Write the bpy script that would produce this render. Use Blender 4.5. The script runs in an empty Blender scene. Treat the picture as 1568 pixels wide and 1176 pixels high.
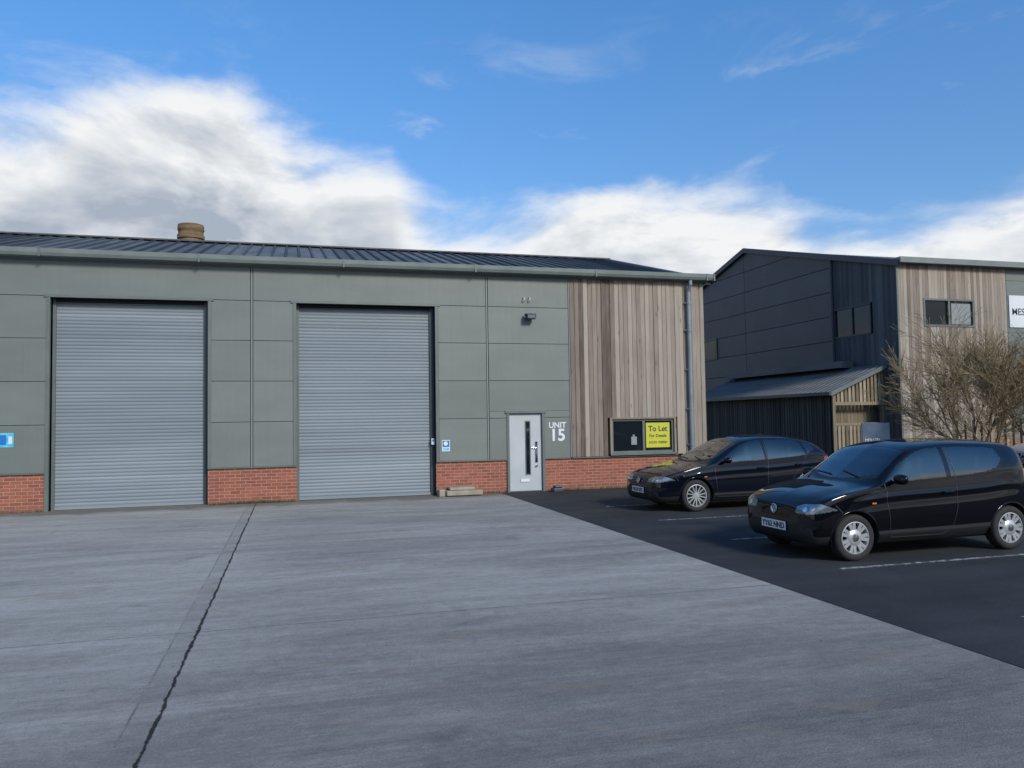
import bpy, bmesh, math, random
import numpy as np
from mathutils import Vector, Matrix
random.seed(7); np.random.seed(7)
scene=bpy.context.scene
COL=scene.collection
# ------------------------------------------------------------------ materials
def nt(name):
    m=bpy.data.materials.new(name); m.use_nodes=True
    t=m.node_tree; b=t.nodes['Principled BSDF']
    return m,t,b
def N(t,typ,**kw):
    n=t.nodes.new(typ)
    for k,v in kw.items(): setattr(n,k,v)
    return n
def L(t,a,b): t.links.new(a,b)
def math_(t,op,a,b=None,c=None,clamp=False):
    n=t.nodes.new('ShaderNodeMath'); n.operation=op; n.use_clamp=clamp
    for i,v in enumerate((a,b,c)):
        if v is None: continue
        if hasattr(v,'links'): L(t,v,n.inputs[i])
        else: n.inputs[i].default_value=v
    return n.outputs[0]
def mixc(t,fac,a,b,mode='MIX'):
    n=t.nodes.new('ShaderNodeMix'); n.data_type='RGBA'; n.blend_type=mode
    for s,v in ((0,fac),(6,a),(7,b)):
        if hasattr(v,'links'): L(t,v,n.inputs[s])
        else: n.inputs[s].default_value=v if s==0 else (*v,1)
    return n.outputs[2]
def coords(t,scale=(1,1,1)):
    tc=N(t,'ShaderNodeTexCoord'); mp=N(t,'ShaderNodeMapping'); mp.inputs['Scale'].default_value=scale
    L(t,tc.outputs['Object'],mp.inputs[0]); return mp.outputs[0]
def noise(t,vec,scale,detail=5,rough=.55,dist=0):
    n=N(t,'ShaderNodeTexNoise'); n.inputs['Scale'].default_value=scale; n.inputs['Detail'].default_value=detail
    n.inputs['Roughness'].default_value=rough; n.inputs['Distortion'].default_value=dist
    L(t,vec,n.inputs['Vector']); return n.outputs[0]
def ramp(t,f,a,b,s=True):
    n=N(t,'ShaderNodeMapRange'); n.interpolation_type='SMOOTHSTEP' if s else 'LINEAR'
    n.inputs[1].default_value=a; n.inputs[2].default_value=b
    L(t,f,n.inputs[0]); return n.outputs[0]
def mat(name,c1,c2=None,scale=3,rough=.6,metal=0,bump=0,stretch=(1,1,1),coat=0,attr=0,bscale=None,spec=.5):
    m,t,b=nt(name)
    c2=c2 or c1
    v=coords(t,stretch); n=noise(t,v,scale)
    col=mixc(t,ramp(t,n,.3,.7),c1,c2)
    if attr:
        a=N(t,'ShaderNodeAttribute',attribute_name='rnd')
        k=math_(t,'MULTIPLY_ADD',a.outputs['Fac'],attr,1-attr/2)
        cc=N(t,'ShaderNodeCombineColor'); 
        for i in range(3): L(t,k,cc.inputs[i])
        col=mixc(t,1.0,col,cc.outputs[0],'MULTIPLY')
    L(t,col,b.inputs['Base Color'])
    b.inputs['Roughness'].default_value=rough; b.inputs['Metallic'].default_value=metal
    b.inputs['Coat Weight'].default_value=coat; b.inputs['Coat Roughness'].default_value=.03
    b.inputs['Specular IOR Level'].default_value=spec
    if bump:
        n2=noise(t,v,bscale or scale*8)
        bp=N(t,'ShaderNodeBump'); bp.inputs['Strength'].default_value=bump; bp.inputs['Distance'].default_value=.01
        L(t,n2,bp.inputs['Height']); L(t,bp.outputs[0],b.inputs['Normal'])
    return m
M={}
def panelmat(name,c1,c2):
    m,t,b=nt(name)
    P=coords(t); n=noise(t,coords(t,(1,1,2.5)),.8,5); run=noise(t,coords(t,(7,7,.5)),1.5,6,.65)
    a=N(t,'ShaderNodeAttribute',attribute_name='rnd')
    col=mixc(t,ramp(t,n,.3,.7),c1,c2)
    k=math_(t,'MULTIPLY_ADD',a.outputs['Fac'],.09,math_(t,'MULTIPLY_ADD',run,-.16,1.03))
    cc=N(t,'ShaderNodeCombineColor'); 
    for i in range(3): L(t,k,cc.inputs[i])
    L(t,mixc(t,1.0,col,cc.outputs[0],'MULTIPLY'),b.inputs['Base Color'])
    L(t,math_(t,'MULTIPLY_ADD',run,.25,.34),b.inputs['Roughness'])
    return m
M['panel']=panelmat('grey_panel',(.150,.168,.151),(.170,.190,.170))
M['trim']=mat('grey_trim',(.115,.137,.126),(.14,.162,.150),2,.4)
M['joint']=mat('pale_joint',(.24,.26,.25),None,2,.5)
M['dark']=mat('dark_gap',(.012,.013,.014),None,2,.8)
M['gutter']=mat('gutter_metal',(.165,.195,.18),(.205,.235,.22),2.5,.4,metal=.1)
M['roof']=mat('roof_sheet',(.095,.100,.102),(.145,.150,.152),1.0,.62,metal=0,stretch=(3,.5,1),attr=.55,spec=.25)
M['shutter']=mat('shutter_steel',(.188,.222,.245),(.232,.265,.286),.6,.5,metal=.0,attr=.32,stretch=(.35,1,3),spec=.35)
M['groove']=mat('shutter_groove',(.110,.132,.145),None,2,.5)
M['rail']=mat('guide_rail',(.045,.058,.068),None,2,.4,metal=.2)
M['white']=mat('white_paint',(.72,.74,.75),(.66,.68,.69),2,.45)
M['wdoor']=mat('door_paint',(.43,.46,.465),(.49,.515,.52),1.2,.4)
M['glassd']=mat('dark_glass',(.010,.014,.018),None,2,.06,coat=0,spec=.4)
M['yellow']=mat('yellow_board',(.56,.55,.03),(.50,.50,.03),2,.5)
M['ink']=mat('dark_ink',(.03,.04,.06),None,2,.5)
M['pipe']=mat('downpipe',(.20,.24,.27),(.26,.30,.33),3,.35,metal=.2)
M['stone']=mat('pale_concrete',(.28,.24,.18),(.38,.33,.26),4,.85,bump=.4)
M['tan']=mat('tan_brick_far',(.26,.17,.09),(.13,.085,.05),3,.9,bump=.3,stretch=(.6,.6,4))
M['dpanel']=mat('shaded_panel',(.032,.043,.056),(.043,.056,.072),.6,.5,attr=.18)  # gable side's shade and sky reflection put into the panel colour
M['blue']=mat('notice_blue',(.02,.16,.50),None,3,.4)
M['slate']=mat('sign_slate',(.06,.10,.16),(.09,.13,.19),3,.4)
M['cyan']=mat('notice_cyan',(.03,.42,.62),(.25,.6,.7),9,.4)
M['bark']=mat('twig_bark',(.15,.105,.055),(.31,.235,.125),6,.85)
M['leaf']=mat('hedge_leaf',(.035,.055,.02),(.09,.085,.035),3,.7,attr=.8)
M['plastic']=mat('black_plastic',(.014,.014,.015),None,3,.5,bump=.1)
M['bplas']=mat('gloss_black',(.004,.004,.005),None,3,.08,spec=.5)
M['tyre']=mat('tyre_rubber',(.015,.015,.016),(.024,.023,.022),8,.8,bump=.3)
M['alloy']=mat('alloy_silver',(.50,.51,.52),(.58,.58,.58),5,.3,metal=.55)
M['chrome']=mat('chrome',(.75,.76,.78),None,5,.12,metal=1)
M['lamp']=mat('lamp_lens',(.26,.29,.32),(.14,.16,.18),30,.12,metal=.6,coat=1)
M['tail']=mat('tail_lens',(.28,.01,.01),(.2,.01,.01),9,.1,coat=1)
M['orange']=mat('orange_lens',(.6,.2,.02),None,9,.15,coat=1)
M['plate']=mat('plate_white',(.70,.71,.70),None,4,.35)
M['seat']=mat('seat_cloth',(.022,.022,.025),(.035,.035,.038),9,.9)
M['disc']=mat('brake_dark',(.03,.03,.032),None,9,.5,metal=.6)
def carpaint(name,c):
    m,t,b=nt(name)
    v=coords(t); n=noise(t,v,200,2)
    L(t,mixc(t,n,c,tuple(x*1.2 for x in c)),b.inputs['Base Color'])
    b.inputs['Specular IOR Level'].default_value=.42
    d=noise(t,v,5,6);L(t,math_(t,'MULTIPLY_ADD',ramp(t,d,.5,.8),.04,.035),b.inputs['Roughness'])
    return m
M['paint_black']=carpaint('paint_black',(.0022,.0025,.0045))
M['paint_navy']=carpaint('paint_navy',(.0028,.0038,.0085))
M['paint_pale']=carpaint('paint_pale',(.42,.40,.40))
def glass():
    m=bpy.data.materials.new('car_glass'); m.use_nodes=True; t=m.node_tree; t.nodes.clear()
    o=N(t,'ShaderNodeOutputMaterial'); mx=N(t,'ShaderNodeMixShader'); tr=N(t,'ShaderNodeBsdfTransparent'); gl=N(t,'ShaderNodeBsdfGlossy')
    fr=N(t,'ShaderNodeFresnel'); fr.inputs[0].default_value=1.6
    tr.inputs[0].default_value=(.50,.56,.55,1); gl.inputs['Roughness'].default_value=.01; gl.inputs[0].default_value=(.95,.98,1,1)
    k=math_(t,'MULTIPLY_ADD',fr.outputs[0],1.35,.05,clamp=True)
    L(t,k,mx.inputs[0]); L(t,tr.outputs[0],mx.inputs[1]); L(t,gl.outputs[0],mx.inputs[2]); L(t,mx.outputs[0],o.inputs[0])
    return m
M['cglass']=glass()
def brick(name,c1,c2,mortar):
    m,t,b=nt(name)
    tc=N(t,'ShaderNodeTexCoord'); sp=N(t,'ShaderNodeSeparateXYZ'); L(t,tc.outputs['Object'],sp.inputs[0])
    s=math_(t,'ADD',sp.outputs[0],sp.outputs[1]); cb=N(t,'ShaderNodeCombineXYZ'); L(t,s,cb.inputs[0]); L(t,sp.outputs[2],cb.inputs[1])
    br=N(t,'ShaderNodeTexBrick'); L(t,cb.outputs[0],br.inputs['Vector'])
    br.inputs['Scale'].default_value=1; br.inputs['Brick Width'].default_value=.215; br.inputs['Row Height'].default_value=.0715
    br.inputs['Mortar Size'].default_value=.007; br.inputs['Mortar Smooth'].default_value=.3; br.inputs['Bias'].default_value=-.1
    br.inputs['Color1'].default_value=(*c1,1); br.inputs['Color2'].default_value=(*c2,1); br.inputs['Mortar'].default_value=(*mortar,1)
    n=noise(t,tc.outputs['Object'],3.5,6); n2=noise(t,tc.outputs['Object'],60,3)
    col=mixc(t,ramp(t,n,.35,.75),br.outputs[0],(.17,.07,.04)); col=mixc(t,.3,br.outputs[0],col)
    base=ramp(t,sp.outputs[2],.16,.0);col=mixc(t,math_(t,'MULTIPLY',base,math_(t,'MULTIPLY',n,.9)),col,(.10,.085,.055))
    L(t,col,b.inputs['Base Color']); b.inputs['Roughness'].default_value=.88
    h=math_(t,'MULTIPLY_ADD',br.outputs['Fac'],-1,n2); bp=N(t,'ShaderNodeBump'); bp.inputs['Strength'].default_value=.6; bp.inputs['Distance'].default_value=.008
    L(t,h,bp.inputs['Height']); L(t,bp.outputs[0],b.inputs['Normal'])
    return m
M['brick']=brick('red_brick',(.37,.110,.062),(.235,.066,.040),(.38,.29,.23))
def timber(name,dark,mid,light,knots=.55):
    m,t,b=nt(name)
    v=coords(t,(9,9,.55)); n=noise(t,v,2.2,7,.65,.4)
    tc=N(t,'ShaderNodeTexCoord'); big=noise(t,tc.outputs['Object'],.55,3)
    a=N(t,'ShaderNodeAttribute',attribute_name='rnd')
    k=math_(t,'MULTIPLY_ADD',a.outputs['Fac'],.85,math_(t,'MULTIPLY_ADD',n,.80,math_(t,'MULTIPLY_ADD',big,.5,-.52)))
    cr=N(t,'ShaderNodeValToRGB'); L(t,k,cr.inputs[0])
    e=cr.color_ramp.elements; e[0].position=.05; e[0].color=(*dark,1); e[1].position=.9; e[1].color=(*light,1)
    x=e.new(.45); x.color=(*mid,1)
    vo=N(t,'ShaderNodeTexVoronoi'); vo.inputs['Scale'].default_value=1.0; L(t,coords(t,(7,7,1.6)),vo.inputs['Vector'])
    kn=ramp(t,vo.outputs['Distance'],.16,.05); col=mixc(t,math_(t,'MULTIPLY',kn,knots),cr.outputs[0],tuple(x*.5 for x in dark))
    L(t,col,b.inputs['Base Color']); b.inputs['Roughness'].default_value=.82
    bp=N(t,'ShaderNodeBump'); bp.inputs['Strength'].default_value=.35; bp.inputs['Distance'].default_value=.006
    L(t,n,bp.inputs['Height']); L(t,bp.outputs[0],b.inputs['Normal'])
    return m
M['timber']=timber('weathered_timber',(.100,.072,.056),(.235,.187,.148),(.375,.325,.262))
M['timberd']=timber('shaded_timber',(.035,.042,.050),(.062,.072,.082),(.10,.115,.125))  # gable boards: their shade put into a darker, bluer timber colour
M['fence']=timber('stained_timber',(.034,.034,.033),(.066,.065,.062),(.11,.108,.10))
M['ftan']=timber('pale_timber',(.14,.105,.065),(.24,.195,.13),(.36,.31,.22))
def mapc(t,loc):
    tc=N(t,'ShaderNodeTexCoord'); mp=N(t,'ShaderNodeMapping'); mp.inputs['Location'].default_value=loc
    L(t,tc.outputs['Object'],mp.inputs[0]); return mp.outputs[0]
def concrete():
    m,t,b=nt('brushed_concrete')
    tc=N(t,'ShaderNodeTexCoord'); P=tc.outputs['Object']
    sp=N(t,'ShaderNodeSeparateXYZ'); L(t,P,sp.inputs[0]); X,Y=sp.outputs[0],sp.outputs[1]
    big=noise(t,coords(t,(.45,1.0,1)),.38,6,.6)
    streak=noise(t,coords(t,(.40,2.0,1)),1.1,8,.66,.5)
    fine=noise(t,coords(t,(1.2,9,1)),2.6,6,.65)
    med=noise(t,P,9,5,.7,.3)
    grit=noise(t,P,70,3,.75); blot=noise(t,coords(t,(.7,1,1)),1.6,7,.66,.6)
    k=math_(t,'MULTIPLY_ADD',big,.50,math_(t,'MULTIPLY_ADD',streak,.68,math_(t,'MULTIPLY_ADD',fine,.36,math_(t,'MULTIPLY_ADD',med,.34,math_(t,'MULTIPLY',grit,.60)))))
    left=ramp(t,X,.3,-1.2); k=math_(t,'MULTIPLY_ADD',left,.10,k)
    far=ramp(t,Y,-15.8,-9.5); k=math_(t,'MULTIPLY_ADD',far,.30,k)  # foreground shade painted into the concrete colour, fading with distance
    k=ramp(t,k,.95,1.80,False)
    cr=N(t,'ShaderNodeValToRGB'); L(t,k,cr.inputs[0]); e=cr.color_ramp.elements
    e[0].position=0; e[0].color=(.088,.086,.084,1); e[1].position=1; e[1].color=(.44,.415,.375,1); x=e.new(.5); x.color=(.225,.213,.196,1)
    col=cr.outputs[0]
    st=ramp(t,blot,.57,.68); col=mixc(t,math_(t,'MULTIPLY',st,.38),col,(.27,.22,.155))
    st2=ramp(t,noise(t,mapc(t,(3,7,0)),.9,6,.7,.8),.60,.70); col=mixc(t,math_(t,'MULTIPLY',st2,.30),col,(.10,.095,.088))
    # pale laitance worn through by brushing
    lai=ramp(t,noise(t,coords(t,(.30,2.4,1.7)),1.0,9,.70,.4),.56,.66)
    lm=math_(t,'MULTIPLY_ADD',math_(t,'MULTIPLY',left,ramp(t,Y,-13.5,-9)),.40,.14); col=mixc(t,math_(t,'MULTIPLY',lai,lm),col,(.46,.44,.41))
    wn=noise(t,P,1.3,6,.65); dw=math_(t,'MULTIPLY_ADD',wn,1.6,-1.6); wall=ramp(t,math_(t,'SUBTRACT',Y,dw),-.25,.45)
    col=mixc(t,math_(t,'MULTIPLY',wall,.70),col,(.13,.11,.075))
    wob=noise(t,P,3.5,6,.75); wobx=math_(t,'MULTIPLY_ADD',wob,.07,-.035)
    dj=math_(t,'ABSOLUTE',math_(t,'ADD',math_(t,'ADD',X,.77),wobx))
    wid=math_(t,'MULTIPLY_ADD',noise(t,P,2.2,5,.7),.045,-.013)
    j1=ramp(t,math_(t,'SUBTRACT',dj,wid),.005,-.004)
    dj2=math_(t,'ABSOLUTE',math_(t,'ADD',math_(t,'ADD',X,.93),math_(t,'MULTIPLY',wobx,.2)));j3=math_(t,'MULTIPLY',ramp(t,dj2,.010,.004),math_(t,'MULTIPLY',ramp(t,streak,.4,.6),.35))
    band=ramp(t,math_(t,'ABSOLUTE',math_(t,'ADD',X,.85)),.11,.07)
    yy=math_(t,'PINGPONG',math_(t,'ADD',Y,10.9),2.3); yw=math_(t,'ADD',yy,math_(t,'MULTIPLY',wobx,.3)); j2=ramp(t,yw,.014,.004)
    rr=math_(t,'MULTIPLY',j2,math_(t,'MULTIPLY_ADD',ramp(t,streak,.35,.6),.45,.15))
    col=mixc(t,math_(t,'MULTIPLY',band,.15),col,(.14,.135,.125))
    j=math_(t,'MAXIMUM',math_(t,'MAXIMUM',math_(t,'MULTIPLY',j1,.93),rr),j3); col=mixc(t,j,col,(.022,.022,.02))
    vo=N(t,'ShaderNodeTexVoronoi'); vo.inputs['Scale'].default_value=3.2; L(t,P,vo.inputs['Vector'])
    sp_=ramp(t,vo.outputs['Distance'],.045,.02); col=mixc(t,math_(t,'MULTIPLY',sp_,.6),col,(.05,.045,.04))
    L(t,col,b.inputs['Base Color'])
    b.inputs['Roughness'].default_value=.92; b.inputs['Specular IOR Level'].default_value=.12
    h=math_(t,'MULTIPLY_ADD',fine,.6,math_(t,'MULTIPLY_ADD',grit,.9,math_(t,'MULTIPLY',j,-3)))
    bp=N(t,'ShaderNodeBump'); bp.inputs['Strength'].default_value=.7; bp.inputs['Distance'].default_value=.007
    L(t,h,bp.inputs['Height']); L(t,bp.outputs[0],b.inputs['Normal'])
    return m
def asphalt():
    m,t,b=nt('asphalt')
    tc=N(t,'ShaderNodeTexCoord'); P=tc.outputs['Object']
    n=noise(t,P,.8,6,.6); g=noise(t,P,90,3,.7); p=noise(t,coords(t,(.5,1.6,1)),1.5,5)
    k=math_(t,'MULTIPLY_ADD',g,.7,math_(t,'MULTIPLY_ADD',p,.4,math_(t,'MULTIPLY',n,.5)))
    col=mixc(t,ramp(t,k,.5,1.15),(.020,.022,.024),(.062,.065,.067)); L(t,col,b.inputs['Base Color'])
    b.inputs['Roughness'].default_value=.88; b.inputs['Specular IOR Level'].default_value=.2
    bp=N(t,'ShaderNodeBump'); bp.inputs['Strength'].default_value=.7; bp.inputs['Distance'].default_value=.006
    L(t,g,bp.inputs['Height']); L(t,bp.outputs[0],b.inputs['Normal'])
    return m
def linepaint():
    m,t,b=nt('worn_line_paint')
    tc=N(t,'ShaderNodeTexCoord'); P=tc.outputs['Object']
    n=noise(t,P,14,7,.75); col=mixc(t,ramp(t,n,.42,.62),(.045,.047,.049),(.42,.43,.43)); L(t,col,b.inputs['Base Color'])
    b.inputs['Roughness'].default_value=.75; return m
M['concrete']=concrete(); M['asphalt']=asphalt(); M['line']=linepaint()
M['grass']=mat('grass_ground',(.045,.06,.022),(.08,.085,.04),.6,.95,bump=.4)
# ------------------------------------------------------------------ mesh builder
class MB:
    def __init__(s): s.v=[];s.f=[];s.m=[];s.a=[];s.mats=[]
    def mi(s,k):
        if k not in s.mats: s.mats.append(k)
        return s.mats.index(k)
    def face(s,pts,k,a=0):
        n=len(s.v); s.v+= [tuple(p) for p in pts]; s.f.append(tuple(range(n,n+len(pts)))); s.m.append(s.mi(k)); s.a.append(a)
    def box(s,x0,x1,y0,y1,z0,z1,k,a=0):
        n=len(s.v)
        s.v+=[(x0,y0,z0),(x1,y0,z0),(x1,y1,z0),(x0,y1,z0),(x0,y0,z1),(x1,y0,z1),(x1,y1,z1),(x0,y1,z1)]
        for q in ((0,3,2,1),(4,5,6,7),(0,1,5,4),(1,2,6,5),(2,3,7,6),(3,0,4,7)):
            s.f.append(tuple(n+i for i in q)); s.m.append(s.mi(k)); s.a.append(a)
    def tube(s,p0,p1,r0,r1,n,k,a=0,cap=True):
        p0=Vector(p0);p1=Vector(p1);d=(p1-p0)
        if d.length<1e-6: return
        d.normalize(); u=d.cross(Vector((0,0,1)) if abs(d.z)<.9 else Vector((1,0,0))).normalized(); w=d.cross(u)
        b=len(s.v)
        for p,r in ((p0,r0),(p1,r1)):
            for i in range(n):
                t=2*math.pi*i/n; s.v.append(tuple(p+u*(r*math.cos(t))+w*(r*math.sin(t))))
        mi=s.mi(k)
        for i in range(n):
            j=(i+1)%n; s.f.append((b+i,b+j,b+n+j,b+n+i)); s.m.append(mi); s.a.append(a)
        if cap:
            s.f.append(tuple(b+n+i for i in range(n))); s.m.append(mi); s.a.append(a)
            s.f.append(tuple(b+n-1-i for i in range(n))); s.m.append(mi); s.a.append(a)
    def lathe(s,c,axis,prof,n,k,a=0):
        b=len(s.v)
        for r,h in prof:
            for i in range(n):
                t=2*math.pi*i/n
                if axis=='y': s.v.append((c[0]+r*math.cos(t),c[1]+h,c[2]+r*math.sin(t)))
                else: s.v.append((c[0]+r*math.cos(t),c[1]+r*math.sin(t),c[2]+h))
        for j in range(len(prof)-1):
            for i in range(n):
                i2=(i+1)%n; s.f.append((b+j*n+i,b+j*n+i2,b+(j+1)*n+i2,b+(j+1)*n+i)); s.m.append(s.mi(k)); s.a.append(a)
    def done(s,name,parent=None,smooth=False,bevel=0):
        me=bpy.data.meshes.new(name); me.from_pydata(s.v,[],s.f)
        for k in s.mats: me.materials.append(M[k])
        me.polygons.foreach_set('material_index',s.m)
        at=me.attributes.new('rnd','FLOAT','FACE'); at.data.foreach_set('value',[float(x) for x in s.a])
        bm=bmesh.new(); bm.from_mesh(me); bmesh.ops.recalc_face_normals(bm,faces=bm.faces); bm.to_mesh(me); bm.free()
        if smooth: me.polygons.foreach_set('use_smooth',[True]*len(me.polygons))
        o=bpy.data.objects.new(name,me); COL.objects.link(o)
        if parent: o.parent=parent
        if bevel:
            b=o.modifiers.new('bevel','BEVEL'); b.width=bevel; b.segments=2; b.limit_method='ANGLE'
        if smooth and smooth!='full':
            try:
                o.select_set(True); bpy.context.view_layer.objects.active=o
                bpy.ops.object.shade_smooth_by_angle(angle=math.radians(40)); o.select_set(False)
            except Exception: pass
        return o
def empty(name,loc=(0,0,0)):
    e=bpy.data.objects.new(name,None); COL.objects.link(e); e.location=loc; return e
def text(name,s,loc,size,k,parent=None,rot=(90,0,0),ext=.002,ax='LEFT',off=0,sx=1):
    c=bpy.data.curves.new(name,'FONT'); c.body=s; c.size=size; c.extrude=ext; c.align_x=ax; c.offset=off
    o=bpy.data.objects.new(name,c); COL.objects.link(o); o.location=loc; o.rotation_euler=[math.radians(r) for r in rot]
    o.scale=(sx,1,1); c.materials.append(M[k])
    if parent: o.parent=parent
    return o
R=random.random
# ------------------------------------------------------------------ camera
E=1.73;D=17.97;a,p,r=math.radians(15.691),math.radians(2.614),math.radians(.893)
F=Vector((math.sin(a)*math.cos(p),math.cos(a)*math.cos(p),math.sin(p)));Rt=Vector((math.cos(a),-math.sin(a),0));U=Rt.cross(F)
R2=Rt*math.cos(r)-U*math.sin(r);U2=U*math.cos(r)+Rt*math.sin(r)
cam=bpy.data.cameras.new('camera');co=bpy.data.objects.new('camera',cam);COL.objects.link(co)
mt=Matrix((R2,U2,-F)).transposed().to_4x4();mt.translation=Vector((0,-D,E));co.matrix_world=mt
cam.sensor_width=36;cam.sensor_fit='HORIZONTAL';cam.lens=1196.9/1568*36;cam.clip_end=5000;cam.clip_start=.1
scene.camera=co
# ------------------------------------------------------------------ ground
b=MB();b.box(-1500,1500,-1500,1500,-.5,0,'grass');b.done('ground')
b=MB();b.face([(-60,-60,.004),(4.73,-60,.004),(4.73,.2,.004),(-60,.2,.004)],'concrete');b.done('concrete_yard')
b=MB();b.face([(4.73,-60,.008),(60,-60,.008),(60,.2,.008),(4.73,.2,.008)],'asphalt')
b.face([(10.2,.2,.008),(60,.2,.008),(60,2.2,.008),(10.2,2.2,.008)],'asphalt');b.done('car_park')
b=MB()
for y in (-3.7,-5.95,-8.2,-10.47,-12.75): b.face([(5.88,y-.04,.012),(10.6,y-.04,.012),(10.6,y+.04,.012),(5.88,y+.04,.012)],'line')
b.done('parking_bay_lines')
# ------------------------------------------------------------------ warehouse
W1=empty('unseen_warehouse')
XL=-14;XR=10.2
DO=[(-4.80,-1.76),(0.08,3.20)]
b=MB()
def backing(x0,x1,z0,z1): b.box(x0,x1,.052,.35,z0,z1,'dark')
WX0,WX1,WZ0,WZ1=7.58,9.27,.86,1.70
backing(XL,DO[0][0],.0,5.15);backing(DO[0][1],DO[1][0],0,5.15);backing(DO[1][1],4.94,0,5.15);backing(5.80,WX0,0,5.15);backing(WX1,XR-.02,0,5.15)
backing(4.94,5.80,1.9,5.15);backing(WX0,WX1,1.72,5.15);backing(WX0,WX1,0,.84)
for x0,x1 in DO: backing(x0,x1,4.40,5.15)
b.box(XL,XL+.3,.35,13,0,5.2,'panel');b.box(XR-.3,XR,.35,13,0,5.2,'panel');b.box(XL,XR,12.7,13,0,5.2,'panel')
b.face([(XR-.01,0,5.18),(XR-.01,13,5.18),(XR-.01,6.5,7.0)],'panel')
b.done('wall_core',W1)
b=MB()
for x0,x1 in ((XL,DO[0][0]-.05),(DO[0][1],DO[1][0]),(DO[1][1],4.93),(5.81,XR)): b.box(x0,x1,.02,.051,-.05,.765,'brick')
b.box(XR-.019,XR+.001,.051,12.9,-.05,.765,'brick')
b.done('brick_plinth',W1)
b=MB();rows=[(.795,1.765),(1.775,2.655),(2.665,3.545),(3.555,4.425)]
def pan(x0,x1,z0,z1): b.box(x0+.004,x1-.004,-.012,.05,z0,z1,'panel',R())
cols=[(-14,-9.5),(-9.49,-6.2),(-6.18,-4.87),(-1.70,-.885),(-.835,.02),(3.27,4.425),(4.475,6.50)]
for x0,x1 in cols:
    for i,(z0,z1) in enumerate(rows):
        if (x0,x1)==cols[-1] and i==0:
            pan(4.475,4.90,z0,z1);pan(5.84,6.50,z0,z1)
        elif (x0,x1)==cols[-1] and i==1:
            b.box(x0+.004,x1-.004,-.012,.05,1.935,z1,'panel',R()); pan(4.475,4.90,z0,1.93);pan(5.84,6.5,z0,1.93)
        else: pan(x0,x1,z0,z1)
for x0,x1 in ((-14,-6.2),(-6.18,-.885),(-.835,4.425),(4.475,6.50)): b.box(x0+.004,x1-.004,-.012,.05,4.435,5.2,'panel',R()*.5)
b.done('cladding_panels',W1,bevel=.004)
b=MB()
for x in (-.86,4.45): b.box(x-.014,x+.014,-.006,.05,.795,5.2,'joint')
b.box(6.503,6.525,-.03,.05,.795,5.2,'joint')
for x0,x1 in ((XL,DO[0][0]-.05),(DO[0][1],DO[1][0]),(DO[1][1],4.90),(5.84,6.50)): b.box(x0,x1,-.025,.05,.767,.792,'trim')
b.box(6.53,XR,-.035,.05,.767,.79,'trim')
for x0,x1 in DO:
    b.box(x0-.07,x0,-.03,.36,.0 if x0<-4 else .79,4.46,'trim');b.box(x1,x1+.07,-.03,.36,.79,4.46,'trim');b.box(x0-.12,x1+.12,-.04,.30,4.40,4.462,'trim')
b.done('trims',W1,bevel=.003)
for n,(x0,x1) in enumerate(DO):
    b=MB();pitch=.0745;z=.07;zt=4.42;yb=.24
    xa=x0+.06
    while z<zt:
        ra=R() if R()<.35 else .40+.2*R()
        if z<.9: ra+=.35
        prof=[(0,0),(-.002,.006),(-.009,.02),(-.011,.037),(-.009,.054),(-.002,.069)]
        for i in range(len(prof)-1):
            (ya,za),(yc,zc)=prof[i],prof[i+1]
            b.face([(xa,yb+ya,z+za),(x1-.10,yb+ya,z+za),(x1-.10,yb+yc,z+zc),(xa,yb+yc,z+zc)],'shutter',ra)
        b.face([(xa,yb-.002,z+.069),(x1-.10,yb-.002,z+.069),(x1-.10,yb,z+pitch),(xa,yb,z+pitch)],'groove')
        z+=pitch
    b.box(xa,x1-.10,yb-.04,yb+.02,.012,.07,'shutter',.9)
    b.box(x0,xa,yb-.06,yb+.03,0,4.4,'trim');b.box(x1-.10,x1,yb-.06,yb+.03,0,4.4,'rail')
    b.box(xa,x1-.1,yb-.08,yb+.1,4.33,4.399,'dark');b.box(x0,x1,.40,.42,0,4.4,'dark')  # dark strip for the head gap, lintel shadow painted in
    if n==1: b.box(x1-.09,x1-.02,yb-.14,yb-.06,1.18,1.32,'white');b.box(x1-.075,x1-.035,yb-.15,yb-.14,1.25,1.30,'blue')
    b.done('roller_shutter',W1)
b=MB();x=6.535
while x<XR-.01:
    w=.118;x1=min(x+w,XR);dy=random.choice((0,0,.010));ra=min(1,max(0,random.gauss(.30 if x<7.6 else .66,.27)))
    if x1>WX0-.03 and x<WX1+.03:
        b.box(x+.003,x1-.004,-.034+dy,.05,WZ1+.04,5.2,'timber',ra)
    else: b.box(x+.003,x1-.004,-.034+dy,.05,.80,5.2,'timber',ra)
    x=x1
b.done('timber_cladding',W1,bevel=.003)
b=MB()
b.box(WX0-.05,WX1+.05,-.06,.1,WZ1,WZ1+.045,'ftan',.3);b.box(WX0-.06,WX1+.06,-.09,.12,WZ0-.05,WZ0,'trim')
b.box(WX0-.05,WX0,-.06,.1,WZ0,WZ1,'ftan',.5);b.box(WX1,WX1+.05,-.06,.1,WZ0,WZ1,'ftan',.6)
for x0,x1 in ((WX0,WX0+.05),(8.42,8.48),(WX1-.05,WX1)): b.box(x0,x1,-.005,.07,WZ0,WZ1,'trim')
for z0,z1 in ((WZ0,WZ0+.05),(WZ1-.05,WZ1)): b.box(WX0+.05,8.42,-.003,.068,z0,z1,'trim');b.box(8.48,WX1-.05,-.003,.068,z0,z1,'trim')
b.box(WX0+.05,WX1-.05,.035,.045,WZ0+.05,WZ1-.05,'glassd')
b.box(8.12,8.27,.024,.034,1.06,1.26,'joint',0);b.box(8.16,8.21,.022,.0235,1.26,1.31,'joint')
b.done('window',W1)
ts=empty('to_let_sign')
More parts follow.
